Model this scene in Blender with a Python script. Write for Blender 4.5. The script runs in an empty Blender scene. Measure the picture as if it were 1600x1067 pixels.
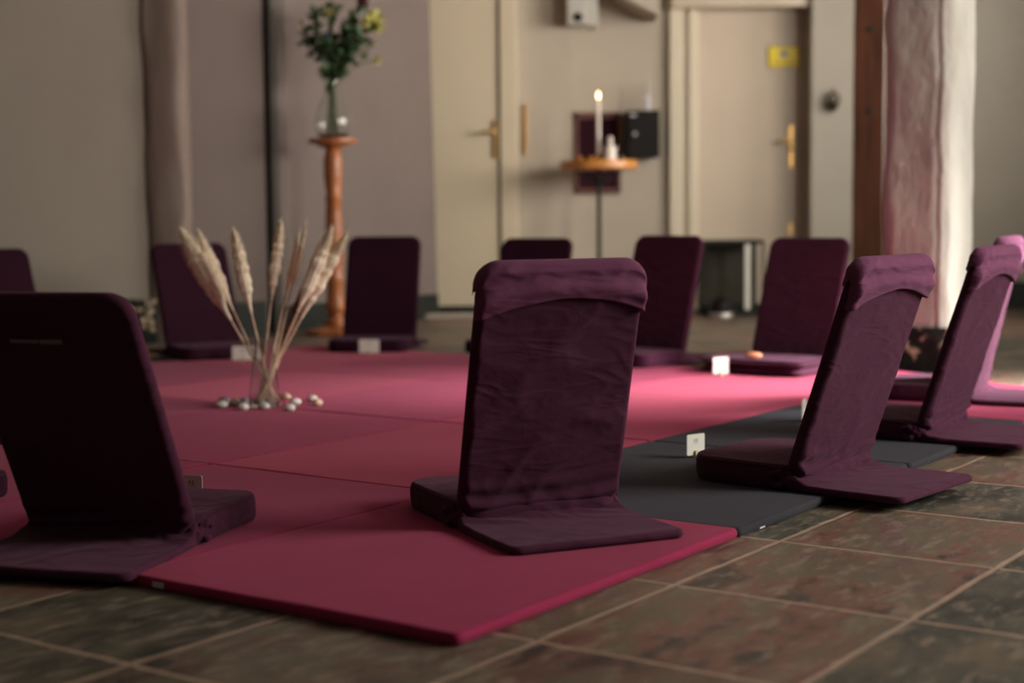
import bpy, bmesh, math, random
from mathutils import Vector, Matrix, noise

# ------------------------------------------------------------ scene, camera, world, light
S = bpy.context.scene
COL = S.collection
S.view_settings.view_transform = 'Standard'
S.view_settings.look = 'None'
S.view_settings.gamma = 1.0
S.view_settings.use_curve_mapping = False
S.view_settings.exposure = 0.0

CAM_H, PITCH, ROLL = 0.6, 0.0827, -0.0089
cd = bpy.data.cameras.new('camera')
cam = bpy.data.objects.new('camera', cd)
COL.objects.link(cam)
S.camera = cam
cd.sensor_width = 36.0
cd.lens = 54.0
cd.clip_start = 0.05
cd.clip_end = 60
cp, sp = math.cos(PITCH), math.sin(PITCH)
cr, sr = math.cos(ROLL), math.sin(ROLL)
rr, fw, uu = Vector((1, 0, 0)), Vector((0, cp, -sp)), Vector((0, sp, cp))
X, Y = rr * cr + uu * sr, uu * cr - rr * sr
cam.matrix_world = Matrix(((X.x, Y.x, -fw.x, 0), (X.y, Y.y, -fw.y, 0), (X.z, Y.z, -fw.z, CAM_H), (0, 0, 0, 1)))
cd.dof.use_dof = True
cd.dof.focus_distance = 3.15
cd.dof.aperture_fstop = 2.2
cd.dof.aperture_blades = 0

W = bpy.data.worlds.new('world')
S.world = W
W.use_nodes = True
W.node_tree.nodes['Background'].inputs[0].default_value = (0.75, 0.85, 1.0, 1)
W.node_tree.nodes['Background'].inputs[1].default_value = 0.6


def area(name, loc, target, sx, sy, power, color, spread=180):
    l = bpy.data.lights.new(name, 'AREA')
    l.shape = 'RECTANGLE'
    l.size, l.size_y = sx, sy
    l.energy = power
    l.color = color
    l.spread = math.radians(spread)
    o = bpy.data.objects.new(name, l)
    COL.objects.link(o)
    o.location = loc
    o.rotation_euler = (Vector(target) - Vector(loc)).to_track_quat('-Z', 'Y').to_euler()
    return o


# daylight through the two windows in the right-hand wall, plus an added beam
area('window_daylight', (3.93, 2.95, 1.65), (0.3, 4.2, 0.7), 1.9, 1.3, 178, (1.0, 0.94, 0.84))
area('window_daylight_low', (3.90, 5.05, 1.65), (1.15, 5.1, 0.0), 0.6, 0.9, 25, (1.0, 0.95, 0.9), 25)  # added narrow beam, makes the bright pool on the mats
area('window_daylight_far', (3.93, 7.0, 1.65), (-0.9, 9.3, 1.7), 2.6, 1.3, 88, (1.0, 0.92, 0.82), 95)

# ------------------------------------------------------------ materials


def nodes(name):
    m = bpy.data.materials.new(name)
    m.use_nodes = True
    nt = m.node_tree
    return m, nt, nt.nodes['Principled BSDF']


def N(nt, t, **kw):
    n = nt.nodes.new(t)
    for k, v in kw.items():
        setattr(n, k, v)
    return n


def coords(nt, scale=(1, 1, 1), rot=(0, 0, 0), loc=(0, 0, 0)):
    tc = N(nt, 'ShaderNodeTexCoord')
    mp = N(nt, 'ShaderNodeMapping')
    mp.inputs['Scale'].default_value = scale
    mp.inputs['Rotation'].default_value = rot
    mp.inputs['Location'].default_value = loc
    nt.links.new(tc.outputs['Object'], mp.inputs['Vector'])
    return mp.outputs['Vector']


def tex_noise(nt, vec, scale, detail=4, rough=0.55):
    n = N(nt, 'ShaderNodeTexNoise')
    n.inputs['Scale'].default_value = scale
    n.inputs['Detail'].default_value = detail
    n.inputs['Roughness'].default_value = rough
    nt.links.new(vec, n.inputs['Vector'])
    return n.outputs['Fac']


def ramp(nt, fac, stops):
    r = N(nt, 'ShaderNodeValToRGB')
    el = r.color_ramp.elements
    while len(el) < len(stops):
        el.new(0.5)
    for e, (p, c) in zip(el, stops):
        e.position = p
        e.color = (*c, 1)
    nt.links.new(fac, r.inputs['Fac'])
    return r.outputs['Color']


def bump(nt, b, h, strength, dist, prev=None):
    n = N(nt, 'ShaderNodeBump')
    n.inputs['Strength'].default_value = strength
    n.inputs['Distance'].default_value = dist
    nt.links.new(h, n.inputs['Height'])
    if prev is not None:
        nt.links.new(prev, n.inputs['Normal'])
    nt.links.new(n.outputs['Normal'], b.inputs['Normal'])
    return n.outputs['Normal']


def mul(c, k):
    return tuple(x * k for x in c)


def simple(name, col, rough=0.6, metal=0.0, var=0.12, scale=12, stretch=(1, 1, 1), bmp=0.0, spec=0.5):
    m, nt, b = nodes(name)
    v = coords(nt, stretch)
    f = tex_noise(nt, v, scale)
    nt.links.new(ramp(nt, f, [(0.3, mul(col, 1 - var)), (0.7, mul(col, 1 + var))]), b.inputs['Base Color'])
    b.inputs['Roughness'].default_value = rough
    b.inputs['Metallic'].default_value = metal
    b.inputs['Specular IOR Level'].default_value = spec
    if bmp:
        bump(nt, b, f, bmp, 0.004)
    return m


def fabric(name, col, sheen=0.35, sheen_col=(1, 0.8, 0.9), var=0.14, weave=900, rough=0.85, mottled=3.0, creased=0):
    m, nt, b = nodes(name)
    v = coords(nt)
    f = tex_noise(nt, v, mottled, 5, 0.6)
    nt.links.new(ramp(nt, f, [(0.3, mul(col, 1 - var)), (0.7, mul(col, 1 + var))]), b.inputs['Base Color'])
    b.inputs['Roughness'].default_value = rough
    b.inputs['Specular IOR Level'].default_value = 0.08
    b.inputs['Sheen Weight'].default_value = sheen
    b.inputs['Sheen Roughness'].default_value = 0.45
    b.inputs['Sheen Tint'].default_value = (*sheen_col, 1)
    w = tex_noise(nt, v, weave, 2, 0.5)
    p = bump(nt, b, w, 0.25, 0.0006)
    f2 = tex_noise(nt, v, 22, 3, 0.5)
    p = bump(nt, b, f2, 0.18, 0.006, p)
    if creased:
        # pulled creases of a loose cotton cover
        for (sc, ro, st, di) in [((5, 5, 17), (0, 0.18, 0), 0.9, 0.006), ((6, 6, 12), (0, -0.5, 0), 0.7, 0.005), ((16, 16, 44), (0, 0.1, 0), 0.4, 0.002)]:
            cv = coords(nt, sc, ro)
            n = N(nt, 'ShaderNodeTexNoise')
            n.inputs['Scale'].default_value = 1.0
            n.inputs['Detail'].default_value = 1.5
            n.inputs['Distortion'].default_value = 0.6
            nt.links.new(cv, n.inputs['Vector'])
            a1 = N(nt, 'ShaderNodeMath', operation='SUBTRACT')
            a1.inputs[1].default_value = 0.5
            nt.links.new(n.outputs['Fac'], a1.inputs[0])
            a2 = N(nt, 'ShaderNodeMath', operation='ABSOLUTE')
            nt.links.new(a1.outputs[0], a2.inputs[0])
            a3 = N(nt, 'ShaderNodeMapRange', interpolation_type='SMOOTHSTEP')
            a3.inputs['From Min'].default_value = 0.0
            a3.inputs['From Max'].default_value = 0.09
            a3.inputs['To Min'].default_value = 1
            a3.inputs['To Max'].default_value = 0
            nt.links.new(a2.outputs[0], a3.inputs['Value'])
            p = bump(nt, b, a3.outputs[0], st * creased, di, p)
    return m


M = {}
M['plum'] = fabric('plum_cotton', (0.062, 0.017, 0.038), 0.10, (0.9, 0.55, 0.75), creased=0.26)
M['dark_plum'] = fabric('dark_plum_cotton', (0.026, 0.006, 0.015), 0.06, (0.9, 0.55, 0.75))  # same plum cotton, shade on the far and left chairs put into the colour
M['plum_hood'] = fabric('plum_cotton_worn', (0.145, 0.046, 0.098), 0.12, (0.95, 0.6, 0.8), creased=0.26)  # lighter than the plum: light from above on the flap put into the colour
M['plum_pipe'] = fabric('plum_piping', (0.05, 0.013, 0.033), 0.1, (0.9, 0.55, 0.75))
M['strap'] = fabric('grey_velcro', (0.22, 0.18, 0.20), 0.2)
M['grey'] = fabric('charcoal_cotton', (0.036, 0.035, 0.042), 0.06, (0.8, 0.8, 1.0), 0.1)
REDS = [(0.29, 0.024, 0.078), (0.34, 0.036, 0.086), (0.26, 0.022, 0.072)]
for i, c in enumerate(REDS):
    M['red%d' % i] = fabric('crimson_cotton_%d' % i, c, 0.09, (1, 0.7, 0.78), 0.08)
M['tag'] = simple('white_label', (0.55, 0.52, 0.56), 0.6)

PLASTER = lambda n, c, s=2.2, v=0.05: simple(n, c, 0.8, 0, v, s, bmp=0.25, spec=0.3)
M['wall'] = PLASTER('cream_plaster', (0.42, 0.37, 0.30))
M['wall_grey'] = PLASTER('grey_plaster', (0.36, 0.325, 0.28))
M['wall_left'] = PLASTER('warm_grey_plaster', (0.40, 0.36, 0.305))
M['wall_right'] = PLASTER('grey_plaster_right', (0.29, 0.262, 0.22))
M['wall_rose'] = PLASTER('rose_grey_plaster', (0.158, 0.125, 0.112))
M['door'] = simple('cream_paint', (0.56, 0.48, 0.35), 0.45, 0, 0.02, 3)
M['door2'] = simple('buff_paint', (0.47, 0.39, 0.30), 0.45, 0, 0.03, 3)
M['trim'] = simple('ivory_paint', (0.62, 0.55, 0.42), 0.4, 0, 0.02, 3)
M['ceiling'] = simple('ceiling_paint', (0.5, 0.45, 0.4), 0.8, 0, 0.04, 3)
M['black_base'] = simple('black_skirting', (0.014, 0.017, 0.014), 0.6, 0, 0.3, 9, spec=0.2)
M['shade_pipe'] = simple('dark_grey_paint', (0.060, 0.052, 0.044), 0.5, 0, 0.1, 6)
M['rose_post'] = simple('rose_brown_paint', (0.19, 0.14, 0.115), 0.7, 0, 0.12, 5, (6, 6, 0.7), 0.3)
M['wood'] = simple('orange_pine', (0.36, 0.12, 0.04), 0.38, 0, 0.35, 5, (7, 7, 0.9))
M['wood_top'] = simple('honey_wood', (0.50, 0.20, 0.045), 0.4, 0, 0.25, 5, (2, 9, 9))
M['beam'] = simple('red_brown_wood', (0.060, 0.019, 0.008), 0.45, 0, 0.45, 4, (8, 8, 0.6), 0.3)
M['brass'] = simple('brass', (0.55, 0.33, 0.12), 0.32, 1.0, 0.1)
M['bronze'] = simple('bronze', (0.045, 0.035, 0.018), 0.5, 0.6, 0.3, 30)
M['black_metal'] = simple('black_iron', (0.010, 0.014, 0.011), 0.6, 0, spec=0.2)
M['black_box'] = simple('black_paint', (0.010, 0.009, 0.009), 0.6, 0, 0.2, spec=0.15)
M['steel'] = simple('steel', (0.5, 0.47, 0.45), 0.5, 1.0, 0.05)
M['white'] = simple('white_plastic', (0.42, 0.40, 0.36), 0.45, 0, 0.03)
M['wax'] = simple('white_wax', (0.75, 0.68, 0.62), 0.5, 0, 0.03)
M['card'] = simple('white_card', (0.74, 0.72, 0.66), 0.6, 0, 0.02)
M['print'] = simple('pale_grey_ink', (0.36, 0.36, 0.36), 0.7, 0, 0.05)
M['peg'] = simple('peg_wood', (0.52, 0.42, 0.27), 0.6, 0, 0.15, 40)
M['orange'] = simple('orange_soap', (0.72, 0.27, 0.14), 0.5)
M['maroon'] = fabric('maroon_cloth', (0.030, 0.008, 0.014), 0.1)
M['icon_wood'] = simple('dark_red_wood', (0.10, 0.035, 0.028), 0.5, 0, 0.3, 8)
M['yellow'] = simple('yellow_enamel', (0.80, 0.62, 0.03), 0.45, 0, 0.03)
M['ochre'] = simple('ochre_line', (0.26, 0.17, 0.01), 0.5, 0, 0.03)
M['glass_panel'] = simple('dark_olive_panel', (0.038, 0.034, 0.024), 0.2, 0, 0.15)
M['pebble0'] = simple('white_pebble', (0.60, 0.57, 0.52), 0.45, 0, 0.15, 60)
M['pebble1'] = simple('peach_pebble', (0.62, 0.45, 0.33), 0.45, 0, 0.15, 60)
M['pebble2'] = simple('blue_grey_pebble', (0.22, 0.20, 0.28), 0.45, 0, 0.15, 60)
M['pampas'] = simple('pampas_plume', (0.88, 0.77, 0.60), 0.8, 0, 0.2, 60, spec=0.2)
M['pampas_dark'] = simple('brown_plume', (0.16, 0.075, 0.055), 0.8, 0, 0.2, 60, spec=0.2)
M['straw'] = simple('straw_stem', (0.68, 0.50, 0.36), 0.6, 0, 0.2, 50)
M['leaf'] = simple('dark_leaf', (0.04, 0.085, 0.03), 0.5, 0, 0.35, 20)
M['stem'] = simple('green_stem', (0.06, 0.10, 0.03), 0.5, 0, 0.2, 30)
M['bloom_y'] = simple('yellow_green_petals', (0.50, 0.48, 0.13), 0.6, 0, 0.2, 40)
M['bloom_r'] = simple('dark_red_petals', (0.12, 0.012, 0.03), 0.6, 0, 0.2, 40)
M['bloom_b'] = simple('violet_petals', (0.06, 0.05, 0.13), 0.6, 0, 0.2, 40)
M['rubble'] = simple('tan_rubble', (0.36, 0.28, 0.19), 0.8, 0, 0.3, 30)


def glass(name, tint=(0.95, 0.98, 0.97)):
    m, nt, b = nodes(name)
    b.inputs['Base Color'].default_value = (*tint, 1)
    b.inputs['Transmission Weight'].default_value = 1.0
    b.inputs['Roughness'].default_value = 0.02
    b.inputs['IOR'].default_value = 1.45
    return m


M['glass'] = glass('clear_glass')


def flame_mat():
    m, nt, b = nodes('candle_flame')
    b.inputs['Base Color'].default_value = (1, 0.6, 0.3, 1)
    b.inputs['Emission Color'].default_value = (1.0, 0.62, 0.33, 1)
    b.inputs['Emission Strength'].default_value = 14
    return m


M['flame'] = flame_mat()


def plinth_mat():
    m, nt, b = nodes('flaking_black_paint')
    v = coords(nt)
    f = tex_noise(nt, v, 17, 4, 0.55)
    c = ramp(nt, f, [(0.0, (0.012, 0.013, 0.012)), (0.555, (0.018, 0.021, 0.019)), (0.58, (0.12, 0.11, 0.09)), (0.64, (0.50, 0.40, 0.28))])
    nt.links.new(c, b.inputs['Base Color'])
    b.inputs['Roughness'].default_value = 0.7
    b.inputs['Specular IOR Level'].default_value = 0.2
    bump(nt, b, f, 0.6, 0.02)
    return m


M['plinth'] = plinth_mat()


def pillar_mat():
    m, nt, b = nodes('lime_plaster')
    v = coords(nt, (1, 1, 0.55))
    f = tex_noise(nt, v, 9, 6, 0.6)
    c = ramp(nt, f, [(0.3, (0.42, 0.405, 0.36)), (0.7, (0.51, 0.49, 0.44))])
    nt.links.new(c, b.inputs['Base Color'])
    b.inputs['Roughness'].default_value = 0.75
    p = bump(nt, b, f, 0.8, 0.02)
    f2 = tex_noise(nt, v, 40, 5, 0.65)
    bump(nt, b, f2, 0.5, 0.006, p)
    return m


M['pillar'] = pillar_mat()

TH = 0.9574
GA = Vector((math.cos(TH), math.sin(TH), 0))
GB = Vector((-math.sin(TH), math.cos(TH), 0))
GO = Vector((-0.0793, 2.0898, 0))
TILE = 0.3949
TO = Vector((0.0341, 2.1215, 0))


def slate_mat():
    m, nt, b = nodes('slate_tiles')
    L = nt.links
    tc = N(nt, 'ShaderNodeTexCoord')
    # the floor object is turned to the tile grid, so its own x/y are the tile axes
    dv = N(nt, 'ShaderNodeVectorMath', operation='SCALE')
    dv.inputs['Scale'].default_value = 1 / TILE
    L.new(tc.outputs['Object'], dv.inputs[0])
    # slightly wavy joints
    wn = N(nt, 'ShaderNodeTexNoise')
    wn.inputs['Scale'].default_value = 9
    L.new(tc.outputs['Object'], wn.inputs['Vector'])
    ws = N(nt, 'ShaderNodeVectorMath', operation='SUBTRACT')
    ws.inputs[1].default_value = (0.5, 0.5, 0.5)
    L.new(wn.outputs['Color'], ws.inputs[0])
    wm = N(nt, 'ShaderNodeVectorMath', operation='SCALE')
    wm.inputs['Scale'].default_value = 0.022
    L.new(ws.outputs[0], wm.inputs[0])
    wa = N(nt, 'ShaderNodeVectorMath', operation='ADD')
    L.new(dv.outputs[0], wa.inputs[0])
    L.new(wm.outputs[0], wa.inputs[1])
    fl = N(nt, 'ShaderNodeVectorMath', operation='FLOOR')
    L.new(wa.outputs[0], fl.inputs[0])
    fr = N(nt, 'ShaderNodeVectorMath', operation='FRACTION')
    L.new(wa.outputs[0], fr.inputs[0])
    sx = N(nt, 'ShaderNodeSeparateXYZ')
    L.new(fr.outputs[0], sx.inputs[0])

    def edge(o):
        a = N(nt, 'ShaderNodeMath', operation='SUBTRACT')
        a.inputs[0].default_value = 1
        L.new(o, a.inputs[1])
        mn = N(nt, 'ShaderNodeMath', operation='MINIMUM')
        L.new(o, mn.inputs[0])
        L.new(a.outputs[0], mn.inputs[1])
        return mn.outputs[0]
    mn = N(nt, 'ShaderNodeMath', operation='MINIMUM')
    L.new(edge(sx.outputs[0]), mn.inputs[0])
    L.new(edge(sx.outputs[1]), mn.inputs[1])
    gm = N(nt, 'ShaderNodeMapRange')
    gm.inputs['From Min'].default_value = 0.010
    gm.inputs['From Max'].default_value = 0.018
    gm.inputs['To Min'].default_value = 1
    gm.inputs['To Max'].default_value = 0
    L.new(mn.outputs[0], gm.inputs['Value'])
    wt = N(nt, 'ShaderNodeTexWhiteNoise', noise_dimensions='2D')
    L.new(fl.outputs[0], wt.inputs['Vector'])
    # each tile has its own piece of stone
    off = N(nt, 'ShaderNodeVectorMath', operation='SCALE')
    off.inputs['Scale'].default_value = 7
    L.new(wt.outputs['Color'], off.inputs[0])
    pos = N(nt, 'ShaderNodeVectorMath', operation='ADD')
    L.new(tc.outputs['Object'], pos.inputs[0])
    L.new(off.outputs[0], pos.inputs[1])
    mp = N(nt, 'ShaderNodeMapping')
    mp.inputs['Scale'].default_value = (1.0, 1.9, 1)
    L.new(pos.outputs[0], mp.inputs['Vector'])
    v = mp.outputs['Vector']
    f1 = tex_noise(nt, v, 4.5, 8, 0.62)
    mpb = N(nt, 'ShaderNodeMapping')
    mpb.inputs['Scale'].default_value = (1.0, 2.6, 1)
    mpb.inputs['Rotation'].default_value = (0, 0, 0.35)
    L.new(pos.outputs[0], mpb.inputs['Vector'])
    f2 = tex_noise(nt, mpb.outputs['Vector'], 15, 9, 0.72)
    dark = ramp(nt, f1, [(0.38, (0.028, 0.034, 0.026)), (0.5, (0.062, 0.066, 0.052)), (0.64, (0.15, 0.12, 0.075))])
    rust = ramp(nt, f1, [(0.36, (0.045, 0.038, 0.034)), (0.45, (0.19, 0.085, 0.062)), (0.55, (0.13, 0.115, 0.075)), (0.66, (0.15, 0.075, 0.075))])
    mix = N(nt, 'ShaderNodeMix', data_type='RGBA')
    mf = N(nt, 'ShaderNodeMapRange')
    mf.inputs['From Min'].default_value = 0.25
    mf.inputs['From Max'].default_value = 0.6
    L.new(wt.outputs['Value'], mf.inputs['Value'])
    L.new(mf.outputs[0], mix.inputs['Factor'])
    L.new(dark, mix.inputs['A'])
    L.new(rust, mix.inputs['B'])
    fleck = N(nt, 'ShaderNodeMapRange')
    fleck.inputs['From Min'].default_value = 0.51
    fleck.inputs['From Max'].default_value = 0.63
    fleck.inputs['To Max'].default_value = 0.65
    L.new(f2, fleck.inputs['Value'])
    mix2 = N(nt, 'ShaderNodeMix', data_type='RGBA')
    L.new(fleck.outputs[0], mix2.inputs['Factor'])
    L.new(mix.outputs['Result'], mix2.inputs['A'])
    mix2.inputs['B'].default_value = (0.30, 0.24, 0.18, 1)
    mix3 = N(nt, 'ShaderNodeMix', data_type='RGBA')
    L.new(gm.outputs[0], mix3.inputs['Factor'])
    L.new(mix2.outputs['Result'], mix3.inputs['A'])
    gn = ramp(nt, f2, [(0.3, (0.28, 0.19, 0.135)), (0.7, (0.44, 0.33, 0.25))])
    L.new(gn, mix3.inputs['B'])
    L.new(mix3.outputs['Result'], b.inputs['Base Color'])
    rg = N(nt, 'ShaderNodeMapRange')
    rg.inputs['To Min'].default_value = 0.28
    rg.inputs['To Max'].default_value = 0.62
    L.new(f2, rg.inputs['Value'])
    L.new(rg.outputs[0], b.inputs['Roughness'])
    b.inputs['Specular IOR Level'].default_value = 0.5
    p = bump(nt, b, f2, 0.35, 0.004)
    p = bump(nt, b, f1, 0.4, 0.008, p)
    inv = N(nt, 'ShaderNodeMath', operation='SUBTRACT')
    inv.inputs[0].default_value = 1
    L.new(gm.outputs[0], inv.inputs[1])
    bump(nt, b, inv.outputs[0], 0.6, 0.003, p)
    return m


M['slate'] = slate_mat()

# ------------------------------------------------------------ mesh helpers


class MB:
    def __init__(self):
        self.v, self.f = [], []

    def add(self, vs, fs, mat=None):
        o = len(self.v)
        self.v += [tuple((mat @ Vector(p)) if mat else p) for p in vs]
        self.f += [tuple(i + o for i in f) for f in fs]
        return self

    def box(self, x0, x1, y0, y1, z0, z1, mat=None):
        vs = [(x, y, z) for z in (z0, z1) for y in (y0, y1) for x in (x0, x1)]
        return self.add(vs, [(0, 2, 3, 1), (4, 5, 7, 6), (0, 1, 5, 4), (2, 6, 7, 3), (0, 4, 6, 2), (1, 3, 7, 5)], mat)

    def lathe(self, prof, n=32, mat=None, wob=None):
        vs, fs = [], []
        for (r, z) in prof:
            for k in range(n):
                a = 2 * math.pi * k / n
                q = r if wob is None else r * wob(a, z)
                vs.append((q * math.cos(a), q * math.sin(a), z))
        for i in range(len(prof) - 1):
            for k in range(n):
                k2 = (k + 1) % n
                fs.append((i * n + k, i * n + k2, (i + 1) * n + k2, (i + 1) * n + k))
        fs.append(tuple(reversed(range(n))))
        fs.append(tuple((len(prof) - 1) * n + k for k in range(n)))
        return self.add(vs, fs, mat)

    def tube(self, pts, rad, n=8, mat=None, cap=True):
        pts = [Vector(p) for p in pts]
        if not hasattr(rad, '__len__'):
            rad = [rad] * len(pts)
        vs, fs = [], []
        prev = None
        for i, p in enumerate(pts):
            t = (pts[min(i + 1, len(pts) - 1)] - pts[max(i - 1, 0)]).normalized()
            ref = prev if prev is not None else (Vector((0, 0, 1)) if abs(t.z) < 0.9 else Vector((1, 0, 0)))
            a = (ref - t * ref.dot(t)).normalized()
            prev = a
            b = t.cross(a)
            for k in range(n):
                w = 2 * math.pi * k / n
                vs.append(tuple(p + (a * math.cos(w) + b * math.sin(w)) * rad[i]))
        for i in range(len(pts) - 1):
            for k in range(n):
                k2 = (k + 1) % n
                fs.append((i * n + k, i * n + k2, (i + 1) * n + k2, (i + 1) * n + k))
        if cap:
            fs.append(tuple(reversed(range(n))))
            fs.append(tuple((len(pts) - 1) * n + k for k in range(n)))
        return self.add(vs, fs, mat)

    def mesh(self, name, mat, smooth=True, angle=40):
        me = bpy.data.meshes.new(name)
        me.from_pydata(self.v, [], self.f)
        bm = bmesh.new()
        bm.from_mesh(me)
        bmesh.ops.recalc_face_normals(bm, faces=bm.faces)
        bm.to_mesh(me)
        bm.free()
        me.materials.append(M[mat])
        if smooth:
            for p in me.polygons:
                p.use_smooth = True
            me.set_sharp_from_angle(angle=math.radians(angle))
        return me

    def obj(self, name, mat, parent=None, smooth=True, angle=40, bevel=0):
        o = bpy.data.objects.new(name, self.mesh(name, mat, smooth, angle))
        COL.objects.link(o)
        if parent:
            o.parent = parent
        if bevel:
            bv = o.modifiers.new('bevel', 'BEVEL')
            bv.width = bevel
            bv.segments = 3
            bv.limit_method = 'ANGLE'
        return o


def tag(o, label=None, cat=None, group=None, kind=None):
    if label:
        o['label'] = label
    if cat:
        o['category'] = cat
    if group:
        o['group'] = group
    if kind:
        o['kind'] = kind
    return o


def thing(name, label, cat, loc=(0, 0, 0), rz=0.0, group=None):
    o = bpy.data.objects.new(name, None)
    COL.objects.link(o)
    o.empty_display_size = 0.05
    o.location = loc
    o.rotation_euler = (0, 0, rz)
    return tag(o, label, cat, group)


def copy_tree(o, parent=None):
    c = o.copy()
    COL.objects.link(c)
    c.parent = parent
    for ch in list(o.children):
        copy_tree(ch, c)
    return c


def struct(o):
    o['kind'] = 'structure'
    return o


def at(px, py, d):
    """point seen at (px, py) of the 1600x1067 photo at forward distance d metres (used to measure real positions)"""
    x, y = (px - 800) / 2400, -(py - 533.5) / 2400
    dx, dy = cr * x - sr * y, sr * x + cr * y
    v = rr * dx + uu * dy + fw
    return v * (d / v.y) + Vector((0, 0, CAM_H))


def nz(x, y, z=0.0):
    return noise.noise(Vector((x, y, z)))


def sdf(x, y, hw, hl, r):
    qx, qy = abs(x) - (hw - r), abs(y) - (hl - r)
    return -(min(max(qx, qy), 0) + math.hypot(max(qx, 0), max(qy, 0)) - r)


def slab(Wd, Ln, r, thick, edge, nx, ny, top=None, bot=None, p=2.0, row0=None, row0b=None, taper=None):
    """soft rounded-rectangle slab centred in x, y from 0 to Ln, z from -thick/2 to thick/2"""
    hw, hl = Wd / 2, Ln / 2
    mb = MB()
    idx = {}
    vs, fs = [], []

    def pos(i, j, side):
        s = math.sin(math.pi / 2 * (2 * i / nx - 1))
        t = math.sin(math.pi / 2 * (2 * j / ny - 1))
        y = t * hl
        w = hw
        if abs(y) > hl - r:
            w = hw - r + math.sqrt(max(r * r - (abs(y) - hl + r) ** 2, 0))
        x = s * w
        d = max(sdf(x, y, hw, hl, r), 0)
        q = min(d / edge, 1)
        z = thick / 2 * (1 - (1 - q) ** p) ** (1 / p)
        yy = y + hl
        k = taper(yy) if taper else 1
        if side > 0:
            return (x * k, yy, z + (top(x, yy, q) if top else 0) * q)
        return (x * k, yy, -z - (bot(x, yy, q) if bot else 0) * q)

    for side in (1, -1):
        for j in range(ny + 1):
            for i in range(nx + 1):
                border = i in (0, nx) or j in (0, ny)
                key = (i, j, 0 if border else side)
                if key not in idx:
                    idx[key] = len(vs)
                    vs.append(pos(i, j, side))
        for j in range(ny):
            for i in range(nx):
                f = []
                for a, c in ((i, j), (i + 1, j), (i + 1, j + 1), (i, j + 1)):
                    bd = a in (0, nx) or c in (0, ny)
                    f.append(idx[(a, c, 0 if bd else side)])
                fs.append(tuple(f) if side > 0 else tuple(reversed(f)))
    mb.v, mb.f = vs, fs
    return mb


# ------------------------------------------------------------ room shell
fl = MB().box(-9, 9, -9, 14, -0.1, 0).obj('floor', 'slate', smooth=False)
fl.location = TO
fl.rotation_euler = (0, 0, TH)
struct(fl)

CEIL = 2.75


def wall_seg(name, pts, mat, thick=0.2, z0=0.0, z1=CEIL, lean_end=0.0, parent=None):
    """upright wall whose front face follows pts (left to right as seen), thickness behind it"""
    mb = MB()
    for i in range(len(pts) - 1):
        a, b = Vector((*pts[i], 0)), Vector((*pts[i + 1], 0))
        n = Vector((-(b - a).y, (b - a).x, 0)).normalized() * thick
        le = (b - a).normalized() * lean_end if i == len(pts) - 2 else Vector((0, 0, 0))
        q = [a, b, b + n, a + n]
        vs = [(p.x, p.y, z0) for p in q] + [(q[0].x, q[0].y, z1), ((q[1] + le).x, (q[1] + le).y, z1), ((q[2] + le).x, (q[2] + le).y, z1), (q[3].x, q[3].y, z1)]
        mb.add(vs, [(0, 3, 2, 1), (4, 5, 6, 7), (0, 1, 5, 4), (1, 2, 6, 5), (2, 3, 7, 6), (3, 0, 4, 7)])
    o = mb.obj(name, mat, parent, smooth=False)
    if not parent:
        struct(o)
    return o


XR = 4.0
# left side, front (behind the camera) and ceiling
wall_seg('wall_left', [(-4.2, -2.6), (-4.2, 7.3)], 'wall_grey')
wall_seg('wall_front', [(XR, -2.6), (-4.2, -2.6)], 'wall_grey')
struct(MB().box(-4.5, XR + 0.3, -2.9, 10.2, CEIL, CEIL + 0.1).obj('ceiling', 'ceiling', smooth=False))
# right wall with two window openings
wr = MB()
WINS = [(1.9, 4.0), (4.6, 8.35)]
edges = [-2.6] + [v for w_ in WINS for v in w_] + [9.6]
for k in range(0, len(edges), 2):
    wr.box(XR, XR + 0.2, edges[k], edges[k + 1], 0, CEIL)
for (y0, y1) in WINS:
    wr.box(XR, XR + 0.2, y0, y1, 0, 0.95)
    wr.box(XR, XR + 0.2, y0, y1, 2.35, CEIL)
struct(wr.obj('wall_right', 'wall', smooth=False))
for k, (y0, y1) in enumerate(WINS):
    fm = MB()
    for (a, b_, c, d) in [(y0, y1, 0.95, 1.01), (y0, y1, 2.29, 2.35), (y0, y0 + 0.06, 1.01, 2.29), (y1 - 0.06, y1, 1.01, 2.29), ((y0 + y1) / 2 - 0.03, (y0 + y1) / 2 + 0.03, 1.01, 2.29)]:
        fm.box(XR + 0.08, XR + 0.14, a, b_, c, d)
    w = struct(fm.obj('window_%d' % (k + 1), 'trim', smooth=False))
    MB().box(XR + 0.105, XR + 0.112, y0 + 0.05, y1 - 0.05, 1.0, 2.3).obj('pane', 'glass', w, smooth=False)

# back walls: the irregular line of plastered walls seen across the room
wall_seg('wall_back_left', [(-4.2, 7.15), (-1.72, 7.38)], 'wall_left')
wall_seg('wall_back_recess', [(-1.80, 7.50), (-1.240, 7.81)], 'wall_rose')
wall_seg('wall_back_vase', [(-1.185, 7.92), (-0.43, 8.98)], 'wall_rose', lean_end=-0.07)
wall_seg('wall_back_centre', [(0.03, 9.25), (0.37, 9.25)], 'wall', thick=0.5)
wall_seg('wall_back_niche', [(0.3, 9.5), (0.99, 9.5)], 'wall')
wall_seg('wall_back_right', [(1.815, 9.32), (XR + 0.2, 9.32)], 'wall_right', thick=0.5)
wall_seg('wall_back_behind_door', [(-0.9, 9.7), (0.4, 9.7)], 'black_base')
wall_seg('wall_back_lintel', [(0.98, 9.36), (1.82, 9.36)], 'door2', thick=0.4, z0=1.83)
wall_seg('wall_back_lobby', [(0.9, 9.8), (1.9, 9.8)], 'wall')

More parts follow.
